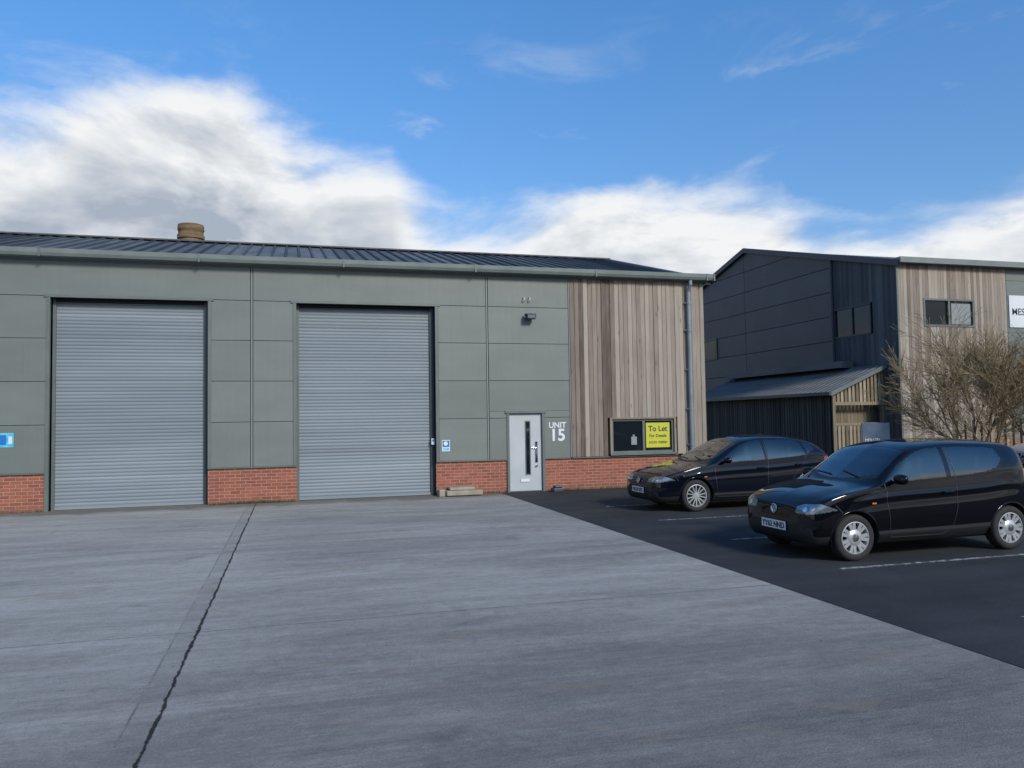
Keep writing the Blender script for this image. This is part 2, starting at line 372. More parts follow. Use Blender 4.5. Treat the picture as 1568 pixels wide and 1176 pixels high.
b=MB();b.box(8.52,9.17,.018,.034,.98,1.60,'yellow');b.done('board',ts)
text('sign_text','To Let',(8.845,.014,1.39),.19,'ink',ts,ax='CENTER',off=.003)
text('sign_text','For Details',(8.845,.014,1.24),.105,'ink',ts,ax='CENTER',off=.001)
text('sign_text','01670 700000',(8.845,.014,1.08),.085,'ink',ts,ax='CENTER',off=.0)
b=MB()
b.box(4.90,4.96,-.03,.2,.0,1.93,'trim');b.box(5.78,5.84,-.03,.2,.0,1.93,'trim');b.box(4.86,5.88,-.045,.2,1.88,1.935,'trim')
b.box(4.963,5.777,.04,.09,.03,1.877,'wdoor')
b.box(5.36,5.50,.032,.04,.40,1.70,'groove');b.box(5.385,5.475,.026,.031,.43,1.67,'glassd')
b.box(5.24,5.46,.020,.031,.24,.31,'white')
b.box(5.61,5.67,.02,.04,.70,1.20,'chrome');b.tube((5.64,.0,1.05),(5.52,.0,1.05),.011,.011,8,'chrome');b.tube((5.64,.03,.62),(5.64,-.02,.62),.02,.02,10,'chrome');b.tube((5.64,.03,1.05),(5.64,.0,1.05),.012,.012,8,'chrome')
b.box(4.96,5.78,-.02,.15,-.02,.028,'rail')
b.done('entrance_door',W1,bevel=.003)
text('unit_number','UNIT',(6.17,-.014,1.52),.19,'white',W1,ax='CENTER',off=.004)
text('unit_number','15',(6.17,-.014,1.21),.40,'white',W1,ax='CENTER',off=.010)
b=MB();ey,ez,ry,rz=-.12,5.24,6.5,7.08
x=XL-.1
prof=[]
while x<XR+.12:
    prof+=[(x,0),(x+.245,0),(x+.265,.045),(x+.305,.045),(x+.325,0)]; x+=.333
rl=[R() for _ in range(60)]
for i in range(len(prof)-1):
    (x0,h0),(x1,h1)=prof[i],prof[i+1]
    if x1>XR+.14: break
    at=rl[int(x0+20)]*.8-(.9 if abs(h1-h0)>.01 or h0>.02 else 0)
    b.face([(x0,ey,ez+h0),(x1,ey,ez+h1),(x1,ry,rz+h1),(x0,ry,rz+h0)],'roof',at)
    b.face([(x0,13.1,ez+h0),(x1,13.1,ez+h1),(x1,ry,rz+h1),(x0,ry,rz+h0)],'roof',at)
b.done('roof',W1)
b=MB()
def slopebox(x0,x1,dz0,dz1,k,y0=ey,z0=ez,y1=ry,z1=rz):
    pts=[(x0,y0,z0+dz0),(x1,y0,z0+dz0),(x1,y1,z1+dz0),(x0,y1,z1+dz0),(x0,y0,z0+dz1),(x1,y0,z0+dz1),(x1,y1,z1+dz1),(x0,y1,z1+dz1)]
    for q in ((0,3,2,1),(4,5,6,7),(0,1,5,4),(1,2,6,5),(2,3,7,6),(3,0,4,7)): b.face([pts[i] for i in q],k)
slopebox(XR+.02,XR+.16,-.12,.06,'trim');slopebox(XR+.02,XR+.16,-.12,.06,'trim',13.1,ez)
b.box(XL,XR+.16,ry-.14,ry+.14,rz+.02,rz+.06,'roof',.2)
x=XL
while x<XR+.16:
    x1=min(x+3.02,XR+.17)
    gp=[(-.10,5.20),(-.27,5.21),(-.30,5.27),(-.31,5.36),(-.285,5.362),(-.275,5.29),(-.10,5.26)]
    for i in range(len(gp)-1):
        b.face([(x,gp[i][0],gp[i][1]),(x1,gp[i][0],gp[i][1]),(x1,gp[i+1][0],gp[i+1][1]),(x,gp[i+1][0],gp[i+1][1])],'gutter')
    b.face([(x1,q[0],q[1]) for q in gp],'gutter')
    b.box(x1-.02,x1+.02,-.316,-.10,5.19,5.366,'trim'); x=x1+.001
b.box(XL,XR+.1,-.10,.35,5.17,5.215,'trim')
b.done('gutter',W1)
b=MB();px=9.72
b.tube((px+.02,-.2,5.22),(px+.02,-.2,5.08),.05,.05,12,'pipe');b.tube((px+.02,-.2,5.08),(px,-.12,4.92),.05,.05,12,'pipe');b.tube((px,-.12,4.95),(px,-.12,.1),.052,.052,16,'pipe')
for z in (4.6,3.9,2.9,1.9,1.0): b.tube((px,-.12,z),(px,-.12,z+.07),.062,.062,16,'pipe');b.box(px-.09,px+.09,-.10,-.034,z+.02,z+.05,'pipe')
b.done('downpipe',W1,smooth=True)
b=MB()
b.box(5.50,5.56,-.10,-.012,4.20,4.28,'plastic');b.box(5.38,5.60,-.26,-.10,4.13,4.25,'plastic');b.box(5.40,5.58,-.265,-.255,4.14,4.22,'lamp')
b.box(5.36,5.40,-.20,-.08,4.20,4.26,'plastic')
b.done('floodlight',W1,bevel=.006)
b=MB()
for x in (5.36,5.50):
    pr=None
    for i in range(9):
        t=math.pi*i/8; q=(x,-.012-.10*math.sin(t),4.62+.06*math.cos(t))
        if pr: b.tube(pr,q,.010,.010,6,'white')
        pr=q
b.done('cable_hooks',W1)
ns=empty('safety_notice_sign');b=MB()
b.box(3.33,3.52,-.022,-.013,1.02,1.28,'white');b.box(3.345,3.505,-.025,-.0225,1.12,1.265,'blue');b.tube((3.42,-.03,1.2),(3.42,-.0255,1.2),.05,.05,16,'white');b.box(3.35,3.5,-.025,-.0225,1.04,1.10,'cyan')
b.done('board',ns)
ns=empty('notice_sign');b=MB()
b.box(-5.72,-5.43,-.022,-.013,1.33,1.62,'cyan');b.box(-5.68,-5.56,-.025,-.0225,1.38,1.58,'blue');b.box(-5.52,-5.46,-.025,-.0225,1.40,1.55,'white')
b.done('board',ns)
b=MB()
b.box(3.36,4.20,-.42,-.12,.02,.13,'stone');b.box(3.45,4.05,-.30,.0,.13,.20,'stone')
b.box(3.2,3.34,-.35,-.05,.0,.16,'stone');b.done('concrete_step',None,bevel=.02)
b=MB();b.box(5.92,6.18,-.40,-.15,.0,.10,'dpanel');b.box(5.96,6.15,-.37,-.18,.10,.15,'dpanel');b.done('stone_block',None,bevel=.03)
# ------------------------------------------------------------------ chimney
b=MB();b.lathe((-4.69,22,0),'z',[(.62,0),(.56,10.6),(.62,10.62),(.62,10.8),(.57,10.82),(.57,11.0),(.61,11.05),(.59,11.3),(.42,11.32),(.42,10.9)],28,'tan')
for z in (10.3,10.71,11.12): b.lathe((-4.69,22,0),'z',[(.585,z),(.6,z+.01),(.6,z+.05),(.585,z+.06)],28,'dark')
b.done('brick_chimney',smooth=True)
# ------------------------------------------------------------------ building 2
W2=empty('office_building')
X2=19.9;YF=22-D;YR=YF+18.2;YA=YF+9.1;ZE=6.92;ZA=9.25;X2R=46
b=MB()
b.box(X2+.06,X2R,YF+.06,YR,0,ZE,'dark');
b.face([(X2+.06,YF+.06,ZE),(X2+.06,YR,ZE),(X2+.06,YA,ZA-.1)],'dark')
b.done('wall_core',W2)
def zr(y): return ZE+(ZA-ZE)*(1-abs(y-YA)/9.1)
b=MB()
yb=YF+3.3
ys=[yb,yb+6,yb+12,YR]
z=.8;rows2=[]
while z<ZA:
    rows2.append((z,min(z+.915,9.3))); z+=.94
for z0,z1 in rows2:
    for y0,y1 in zip(ys[:-1],ys[1:]):
        n=24
        ysub=[y0+.012+(y1-y0-.024)*i/n for i in range(n+1)]
        ra=R()
        for i in range(n):
            ya_,yb_=ysub[i],ysub[i+1]; ta,tb=min(z1,zr(ya_)),min(z1,zr(yb_))
            if ta<=z0 and tb<=z0: continue
            ta=max(ta,z0);tb=max(tb,z0)
            b.face([(X2,ya_,z0),(X2,yb_,z0),(X2,yb_,tb),(X2,ya_,ta)],'dpanel',ra)
b.done('gable_panels',W2)
b=MB()
y=YF
GW=(23.25-D,25.2-D,4.6,5.72)
while y<yb-.15:
    y1=y+.13;ra=R()
    zt=zr(y)-.02
    if y1>GW[0] and y<GW[1]:
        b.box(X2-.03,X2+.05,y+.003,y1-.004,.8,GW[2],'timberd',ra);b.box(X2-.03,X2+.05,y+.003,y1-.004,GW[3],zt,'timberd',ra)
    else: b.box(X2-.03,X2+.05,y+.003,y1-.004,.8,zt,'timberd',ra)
    y=y1
b.tube((X2-.08,yb-.05,.2),(X2-.08,yb-.05,zr(yb)-.05),.06,.06,10,'dpanel')
b.box(X2+.0,X2+.05,GW[0],GW[1],GW[2],GW[3],'glassd')
for y in (GW[0],(GW[0]+GW[1])/2-.03,GW[1]-.06): b.box(X2-.05,X2-.001,y,y+.06,GW[2],GW[3],'dpanel')
for z in (GW[2],GW[3]-.06): b.box(X2-.052,X2-.0015,GW[0],GW[1],z,z+.06,'dpanel')
b.box(X2-.02,X2+.03,33.9-D,35.6-D,4.6,5.45,'glassd');b.box(X2-.05,X2-.02,33.8-D,35.7-D,5.45,5.55,'ftan',.2);b.box(X2-.05,X2-.02,33.8-D,33.95-D,4.6,5.45,'ftan',.2);b.box(X2-.05,X2-.02,33.8-D,35.7-D,4.5,4.6,'ftan',.2)
b.done('gable_timber',W2)
b=MB()
x=X2;FW=(20.94,23.12,4.72,5.70)
while x<24.55:
    x1=x+.13;ra=min(1,max(0,random.gauss(.60,.24)))
    if x1>FW[0] and x<FW[1]:
        b.box(x+.003,x1-.004,YF-.03,YF+.05,.8,FW[2],'timber',ra);b.box(x+.003,x1-.004,YF-.03,YF+.05,FW[3],ZE,'timber',ra)
    else: b.box(x+.003,x1-.004,YF-.03,YF+.05,.8,ZE,'timber',ra)
    x=x1
b.box(X2-.05,X2+.02,YF-.05,YF-.031,.8,ZE,'trim')
b.box(FW[0],FW[1],YF+.02,YF+.055,FW[2],FW[3],'glassd')
for x in (FW[0],(FW[0]+FW[1])/2-.04,FW[1]-.07): b.box(x,x+.07,YF-.05,YF+.02,FW[2],FW[3],'trim')
for z in (FW[2],FW[3]-.07): b.box(FW[0],FW[1],YF-.053,YF+.018,z,z+.07,'trim')
b.box(FW[1]-.95,FW[1]-.12,YF+.008,YF+.018,FW[2]+.1,FW[3]-.15,'joint')
for i,(x0,x1) in enumerate(((24.62,28),(28.01,33),(33.01,40),(40.01,X2R))):
    z=.8
    while z<ZE-.05:
        b.box(x0,x1,YF-.01,YF+.05,z,min(z+.93,ZE),'panel',R()); z+=.94
b.box(X2,X2R,YF,YF+.055,0,.79,'brick')
b.done('front_cladding',W2)
b=MB()
for s in (1,-1):
    y0=YF-.25 if s==1 else YR+.25
    z0=ZE-.02
    pts=[(X2-.1,y0,z0),(X2R,y0,z0),(X2R,YA,ZA+.04),(X2-.1,YA,ZA+.04)]
    b.face(pts,'roof',.3)
    q=[(X2-.14,y0,z0-.16),(X2-.14,y0,z0+.06),(X2-.14,YA,ZA+.12),(X2-.14,YA,ZA-.10)]
    q2=[(x+.12,y,z) for x,y,z in q]
    b.face(q,'dpanel');b.face([q2[1],q2[2],q[2],q[1]],'dpanel');b.face([q2[0],q2[3],q[3],q[0]],'dpanel')
x=X2
while x<X2R:
    b.face([(x,YF-.25,ZE+.0),(x+.05,YF-.25,ZE+.0),(x+.05,YA,ZA+.08),(x,YA,ZA+.08)],'roof',.1); x+=.4
b.box(X2-.1,X2R,YF-.33,YF-.03,ZE-.06,ZE+.13,'gutter')
b.done('roof',W2)
cs=empty('company_sign');b=MB();b.box(24.68,28.0,YF-.05,YF-.012,4.75,5.9,'white');b.done('board',cs)
text('sign_text','MESI',(24.78,YF-.055,5.2),.34,'ink',cs,off=.002)
SH=empty('lean_to_shed');b=MB()
sx0,sx1,sy0,sy1=17.75,19.86,22.8-D,32.2-D
zl,zh=2.55,3.46
y=sy0
while y<sy1:
    b.box(sx0,sx0+.03,y+.004,y+.13,.05,zl-.05,'fence',R()); 
    b.box(sx0-.02,sx0-.001,y+.10,y+.15,.05,zl-.05,'fence',R()); y+=.142
b.box(sx0+.032,sx0+.05,sy0,sy1,0,zl-.06,'dark')
x=sx0+.05
while x<sx1-.05:
    t=(x-sx0)/(sx1-sx0); zt=zl+(zh-zl)*t-.08
    b.box(x,x+.10,sy0-.03,sy0,2.16,zt,'ftan',R()); 
    b.box(x,x+.10,sy0-.03,sy0,.05,1.42,'ftan',R()*.8); x+=.155
b.box(sx0,sx0+.1,sy0-.06,sy0+.06,0,zl-.02,'ftan',.2);b.box(sx1-.1,sx1,sy0-.06,sy0+.06,0,zh-.05,'ftan',.2)
b.box(sx0+.1,sx1-.1,sy0-.05,sy0-.031,2.05,2.16,'ftan',.4);b.box(sx0+.1,sx1-.1,sy0-.05,sy0-.031,1.35,1.44,'ftan',.4)
x=sx0+.1
while x<sx1: b.box(x,x+.13,sy0+.4,sy0+.43,0,2.6,'ftan',R()*.3); x+=.14
b.done('walls',SH)
b=MB();y=sy0-.25
while y<sy1+.1:
    for (y0,y1,h0,h1) in ((y,y+.2,0,0),(y+.2,y+.22,0,.03),(y+.22,y+.26,.03,.03),(y+.26,y+.28,.03,0)):
        b.face([(sx0-.2,y0,zl-.06+h0),(sx1,y0,zh+.0+h0),(sx1,y1,zh+h1),(sx0-.2,y1,zl-.06+h1)],'roof',.6)
    y+=.28
b.face([(sx0-.2,sy0-.255,zl-.19),(sx1,sy0-.255,zh-.13),(sx1,sy0-.255,zh+.02),(sx0-.2,sy0-.255,zl-.04)],'trim')
b.box(sx0-.28,sx0-.16,sy0-.25,sy1,zl-.16,zl-.05,'rail')
b.face([(sx0-.19,sy0-.25,zl-.10),(sx1,sy0-.25,zh-.05),(sx1,sy1,zh-.05),(sx0-.19,sy1,zl-.10)],'dark')
b.box(sx1-.6,sx1-.02,24.2-D,32-D,zh-.02,zh+.22,'roof',.5)
b.done('roof',SH)
# unseen warehouse behind the camera, added to darken the reflections
W3=empty('unseen_warehouse');b=MB()
for i in range(9):
    x0=-34+i*8
    b.box(x0,x0+7.96,-50.0,-49.8,.8,5.6,'panel',R());b.box(x0,x0+7.96,-49.98,-49.8,0,.79,'brick')
    b.box(x0+1.5,x0+4.9,-49.8,-49.75,0,4.4,'shutter',R());b.box(x0+6,x0+6.9,-49.8,-49.75,0,2.1,'dark')
b.box(-34,38,-62,-50.01,0,5.6,'dark');b.face([(-34.2,-49.6,5.6),(38.2,-49.6,5.6),(38.2,-56,7.4),(-34.2,-56,7.4)],'roof',.4);b.face([(-34.2,-62.4,5.6),(38.2,-62.4,5.6),(38.2,-56,7.4),(-34.2,-56,7.4)],'roof',.4)
b.done('walls_and_roof',W3)
# ------------------------------------------------------------------ cars
def pchip(xs,ys):
    xs=np.array(xs,float);ys=np.array(ys,float);h=np.diff(xs);d=np.diff(ys)/h
    m=np.zeros_like(ys)
    for i in range(1,len(xs)-1):
        if d[i-1]*d[i]>0:
            w1=2*h[i]+h[i-1];w2=h[i]+2*h[i-1];m[i]=(w1+w2)/(w1/d[i-1]+w2/d[i])
    m[0]=d[0];m[-1]=d[-1]
    def f(x):
        x=np.clip(np.asarray(x,float),xs[0],xs[-1]);i=np.clip(np.searchsorted(xs,x)-1,0,len(xs)-2)
        t=(x-xs[i])/h[i]
        return (2*t**3-3*t**2+1)*ys[i]+(t**3-2*t**2+t)*h[i]*m[i]+(-2*t**3+3*t**2)*ys[i+1]+(t**3-t**2)*h[i]*m[i+1]
    return f
def inpoly(x,z,poly):
    c=np.zeros(x.shape,bool);n=len(poly)
    for i in range(n):
        x1,z1=poly[i];x2,z2=poly[(i+1)%n]
        if z1==z2: continue
        k=((z1>z)!=(z2>z))&(x<(x2-x1)*(z-z1)/(z2-z1)+x1); c^=k
    return c
SEG=[3,4,26,32,34,16,10]
def make_car(name,S,loc,scale,paint,plate,rotz=0):
    car=empty(name,loc); car.scale=(scale,)*3; car.rotation_euler=(0,0,rotz)
    Lc=S['L'];fn={k:pchip(*zip(*S[k])) for k in ('zc','zb','W','zE','WF')}
    drop=pchip(*zip(*S['drop']))
    def section(x):
        zc,zb,W,zE,WF=[float(fn[k](x)) for k in ('zc','zb','W','zE','WF')]
        zE=min(zE,zc-.004); zF=max(zc-float(drop(x)),zE+.002); WF=min(WF,W-.06)
        WE=W-.028
        cy=[0,.8*W,.965*W,W,WE,WF,.6*WF,0]; cz=[zb,zb,zb+.18*(zE-zb),zb+.5*(zE-zb),zE,zF,zF+.68*(zc-zF),zc]
        kn=range(8);fy=pchip(kn,cy);fz=pchip(kn,cz)
        v=np.concatenate([np.linspace(i,i+1,n,endpoint=False) for i,n in enumerate(SEG)]+[[7.0]])
        y=fy(v);z=fz(v)
        fd=min(1,max(0,(x-.5)/.4))*min(1,max(0,(Lc-.3-x)/.4))
        cz0=zb+.80*(zE-zb); q=(z-cz0)/.035
        y=y+(.012*np.exp(-q**2)-.008*np.exp(-((z-cz0+.07)/.05)**2))*((v>2.2)&(v<4.6))*fd
        y=y+.012*np.exp(-((z-zb-.12)/.05)**2)*((v>1.9)&(v<4))*fd
        return y,z,v
    e=.12;mid=np.concatenate([np.arange(e,.52,.0065),np.arange(.52,Lc-e,.0125)])
    t=np.linspace(0,1,24)[:-1]; st=np.concatenate([e*t**1.6,mid,(Lc-e*(t[::-1])**1.6)])
    Ys=[];Zs=[]
    for x in st:
        y,z,v=section(x);Ys.append(y);Zs.append(z)
    Y=np.array(Ys);Z=np.array(Zs);ns,nv=Y.shape
    X=np.repeat(st[:,None],nv,1)
    V=np.vstack([np.stack([X,-Y,Z],2).reshape(-1,3),np.stack([X,Y,Z],2).reshape(-1,3)]);n0=ns*nv
    ii,jj=np.meshgrid(np.arange(ns-1),np.arange(nv-1),indexing='ij')
    A=(ii*nv+jj).ravel();B=A+1;C=A+nv+1;Dq=A+nv
    cx=(X[:-1,:-1]+X[1:,1:]).ravel()/2;cyy=(Y[:-1,:-1]+Y[1:,1:]).ravel()/2;czz=(Z[:-1,:-1]+Z[1:,1:]).ravel()/2
    vv=((v[:-1]+v[1:])/2)[jj.ravel()]
    mats=['paint','cglass','bplas','plastic','lamp','tail','orange','chrome']
    mi=np.zeros(len(A),int)
    mi[(vv<2.25)]=3
    side=(vv>4.02)&(vv<4.97)
    for q in S['band']: mi[side&inpoly(cx,czz,q)]=2
    for q in S['win']: mi[side&inpoly(cx,czz,q)]=1
    top=(vv>5.12)
    w0,w1=S['ws']; edge=w0+.16*(cyy/.6)**2
    mi[top&(cx>edge-.07)&(cx<=edge)]=3
    mi[(vv>5.12)&(cx>edge)&(cx<w1)]=1
    r0,r1=S['rw']; mi[(vv>5.3)&(cx>r0)&(cx<r1)]=1
    for (m_,fnc) in S['front']: mi[fnc(cx,cyy,czz)]=m_
    keep=np.ones(len(A),bool)
    for xa in S['ax']: keep&=~(((cx-xa)**2+(czz-S['r'])**2<S['Ra']**2)&(vv<4.3)&(cyy>.5))
    F1=np.stack([A,Dq,C,B],1)[keep];F2=np.stack([A,B,C,Dq],1)[keep]+n0
    Fs=np.vstack([F1,F2]);mm=np.concatenate([mi[keep],mi[keep]])
    me=bpy.data.meshes.new('body');me.from_pydata(V.tolist(),[],Fs.tolist()+[list(range(nv))+[n0+k for k in range(nv-2,0,-1)]])
    for k in mats: me.materials.append(M[paint] if k=='paint' else M[k])
    me.polygons.foreach_set('material_index',np.concatenate([mm,[0]]).astype(int));me.polygons.foreach_set('use_smooth',[True]*len(me.polygons))
    bm=bmesh.new();bm.from_mesh(me);bmesh.ops.remove_doubles(bm,verts=bm.verts,dist=.0004);bm.to_mesh(me);bm.free()
    o=bpy.data.objects.new('body',me);COL.objects.link(o);o.parent=car
    def sidey(x,z):
        y,zz,v_=section(x);k=(v_>=1.9)&(v_<=5.0);return float(np.interp(z,zz[k],y[k]))
    M['_p']=M[paint]
    b=MB()
    for xa in S['ax']:
        r=S['Ra']+.006;prev={}
        for i in range(41):
            t=-.42+ (math.pi+.84)*i/40
            x=xa+r*math.cos(t);z=S['r']+r*math.sin(t)
            if z<float(fn['zb'](x))+.03: 
                prev={};continue
            for s in (-1,1):
                q=(x,s*(sidey(x,z)-.004),z)
                if s in prev: b.tube(prev[s],q,.013,.013,8,'_p',cap=False)
                prev[s]=q
    b.done('arch_lips',car,smooth='full')
    b=MB()
    for pl in S['lines']:
        pts=[]
        for (x0,z0),(x1,z1) in zip(pl[:-1],pl[1:]):
            n=max(2,int(math.hypot(x1-x0,z1-z0)/.03))
            pts+=[(x0+(x1-x0)*i/n,z0+(z1-z0)*i/n) for i in range(n)]
        pts.append(pl[-1])
        for s in (-1,1):
            for (x0,z0),(x1,z1) in zip(pts[:-1],pts[1:]):
                dx,dz=x1-x0,z1-z0;l=math.hypot(dx,dz);nx,nz=-dz/l*.004,dx/l*.004
                y0=sidey(x0,z0)+.0025;y1=sidey(x1,z1)+.0025
                b.face([(x0-nx,s*y0,z0-nz),(x1-nx,s*y1,z1-nz),(x1+nx,s*y1,z1+nz),(x0+nx,s*y0,z0+nz)],'plastic')
    for (x,z) in S['handles']:
        for s in (-1,1):
            y=sidey(x,z)
            b.tube((x-.08,s*(y+.022),z),(x+.08,s*(y+.022),z),.014,.014,8,'_p');b.tube((x-.07,s*(y-.01),z),(x-.07,s*(y+.022),z),.012,.012,8,'_p');b.tube((x+.07,s*(y-.01),z),(x+.07,s*(y+.022),z),.012,.012,8,'_p')
    for sx_,sz_ in S.get('rep',[]):
        for s in (-1,1):
            y=sidey(sx_,sz_);y0,y1=sorted((s*(y-.004),s*(y+.007)));b.box(sx_-.03,sx_+.03,y0,y1,sz_-.009,sz_+.009,'orange')
    for xa in S['ax']:
        for s in (-1,1):
            n=24;ra=S['Ra']-.002
            for i in range(n):
                t0=-.3+(math.pi+.6)*i/n;t1=-.3+(math.pi+.6)*(i+1)/n
                P=[(xa+ra*math.cos(t),S['r']+ra*math.sin(t)) for t in (t0,t1)]
                yo=min(sidey(P[0][0],P[0][1]),sidey(P[1][0],P[1][1]))-.01
                b.face([(P[0][0],s*.48,P[0][1]),(P[1][0],s*.48,P[1][1]),(P[1][0],s*yo,P[1][1]),(P[0][0],s*yo,P[0][1])],'plastic')
                b.face([(xa,s*.48,S['r']),(P[0][0],s*.48,P[0][1]),(P[1][0],s*.48,P[1][1])],'plastic')
    b.done('trim',car)
    bm=bmesh.new()
    for s in (-1,1):
        mx,mz=S['mir'];yy=sidey(mx,mz)
        rr=bmesh.ops.create_uvsphere(bm,u_segments=20,v_segments=14,radius=1)
        f=lambda q:math.copysign(abs(q)**.75,q)
        for vtx in rr['verts']:
            c=vtx.co.copy(); vtx.co=Vector((mx+f(c.x)*.05, s*(yy+.13)+f(c.y)*.105, mz+.03+f(c.z)*.062))
        rr=bmesh.ops.create_cube(bm,size=1)
        for vtx in rr['verts']: vtx.co=Vector((mx+vtx.co.x*.05,s*(yy+.03)+vtx.co.y*.1,mz-.01+vtx.co.z*.03))
    me=bpy.data.meshes.new('mirrors');bm.to_mesh(me);bm.free();me.materials.append(M[paint]);me.polygons.foreach_set('use_smooth',[True]*len(me.polygons))
    o=bpy.data.objects.new('mirrors',me);COL.objects.link(o);o.parent=car
    wr=S['r'];rim=wr*.70
    for xa in S['ax']:
        for s in (-1,1):
            b=MB();yo=s*(sidey(xa,wr*1.0+S['Ra']*.98)-.015)
            c=(xa,yo,wr)
            b.lathe(c,'y',[(rim-.005,-s*.012),(rim+.02,-s*.002),(wr-.035,s*.0),(wr-.012,-s*.012),(wr,-s*.035),(wr,-s*.15),(wr-.02,-s*.18),(rim,-s*.18)],56,'tyre')
            b.lathe(c,'y',[(rim,-s*.008),(rim-.012,-s*.006),(rim-.02,-s*.02),(rim-.024,-s*.05),(rim-.03,-s*.15)],48,'alloy')
            b.lathe(c,'y',[(rim-.02,-s*.085),(.0,-s*.085)],32,'disc')
            def spoke(r0,t0,w0_,ya0,r1,t1,w1_,ya1,yb_):
                P=[]
                for rr_,tt,ww in ((r0,t0,w0_),(r1,t1,w1_)):
                    cx_,cz_=rr_*math.cos(tt),rr_*math.sin(tt);tx,tz=-math.sin(tt),math.cos(tt)
                    P.append(((cx_-tx*ww,cz_-tz*ww),(cx_+tx*ww,cz_+tz*ww)))
                q=[(P[0][0],ya0),(P[0][1],ya0),(P[1][1],ya1),(P[1][0],ya1)]
                b.face([(xa+u[0],ya,wr+u[1]) for u,ya in q],'alloy')
                for m1 in range(4):
                    (u1,a1),(u2,a2)=q[m1],q[(m1+1)%4];b.face([(xa+u1[0],a1,wr+u1[1]),(xa+u2[0],a2,wr+u2[1]),(xa+u2[0],yb_,wr+u2[1]),(xa+u1[0],yb_,wr+u1[1])],'alloy')
            if S['wheel']=='cover':
                b.lathe(c,'y',[(rim*.56,-s*.028),(rim*.48,-s*.014),(.05,-s*.006),(.045,-s*.0)],48,'alloy');b.lathe(c,'y',[(.045,s*.0),(.0,s*.004)],24,'chrome')
                for i in range(7):
                    t=2*math.pi*i/7
                    for dt in (-.14,.14): spoke(rim*.48,t+dt*1.1,.020,yo-s*.015,rim*.985,t+dt*1.25,.022,yo-s*.010,yo-s*.045)
            else:
                b.lathe(c,'y',[(.07,-s*.03),(.06,-s*.015),(.0,-s*.012)],24,'alloy')
                k=S.get('spk',7)
                for i in range(k):
                    for dt in (-.17,.17): spoke(.045,2*math.pi*i/k+dt*.9,.011,yo-s*.022,rim*.99,2*math.pi*i/k+dt*1.25,.010,yo-s*.010,yo-s*.05)
            b.done('wheel',car,smooth=True)
    b=MB();pz=S['plz']
    b.box(-.022,-.012,-.26,.26,pz-.055,pz+.055,'plate');b.box(-.012,.06,-.2,.2,pz-.04,pz+.04,'plastic')
    bz=S['bz'];bxx=S['bx']
    for i in range(25):
        t=2*math.pi*i/24;q=(bxx,.058*math.cos(t),bz+.058*math.sin(t))
        if i: b.tube(pr,q,.007,.007,6,'chrome',cap=False)
        pr=q
    for (a0,a1) in (((-.025,.045),(0,.0)),((0,0),(.025,.045)),((-.047,.02),(-.02,-.045)),((-.02,-.045),(0,-.005)),((0,-.005),(.02,-.045)),((.02,-.045),(.047,.02))):
        b.tube((bxx,a0[0],bz+a0[1]),(bxx,a1[0],bz+a1[1]),.005,.005,5,'chrome')
    b.tube((bxx+.03,0,bz),(bxx+.002,0,bz),.055,.055,20,'bplas')
    b.done('front_plate_and_badge',car)
    text('plate_text',plate,(-.0245,0,pz-.035),.100,'ink',car,rot=(90,0,-90),ax='CENTER',off=.003,ext=.001)
    b=MB()
    def wz(x,y): 
        yy,zz,v_=section(x);k=v_>=5;return float(np.interp(abs(y),yy[k][::-1],zz[k][::-1]))
    for y0,y1 in ((-.45,-.02),(.1,.55)):
        b.tube((w0+.05,y0,wz(w0+.05,y0)+.012),(w0+.13,y1,wz(w0+.13,y1)+.014),.007,.005,6,'plastic')
    b.done('wipers',car)
    b=MB();si=S['seatx']
    for x in si:
        for y in ((-.34,.34) if x<si[-1] else (-.36,0,.36)):
            b.box(x,x+.45,y-.22,y+.22,.35,.52,'seat');b.box(x+.40,x+.54,y-.21,y+.21,.5,1.02,'seat');b.box(x+.45,x+.54,y-.12,y+.12,1.05,1.22,'seat')
    dx=w0+.25;b.box(w0+.12,dx+.2,-.62,.62,.5,.90,'seat')
    for i in range(20):
        t0=2*math.pi*i/20;t1=2*math.pi*(i+1)/20
        g=lambda t:(dx+.30+.06*math.sin(t),.34+.18*math.cos(t),.90+.17*math.sin(t));b.tube(g(t0),g(t1),.014,.014,6,'plastic',cap=False)
    b.box(.5,Lc-.4,-.6,.6,.25,.34,'seat');b.box(Lc-.75,Lc-.35,-.6,.6,.35,.85,'seat')
    b.done('interior',car,bevel=.03)
    return car
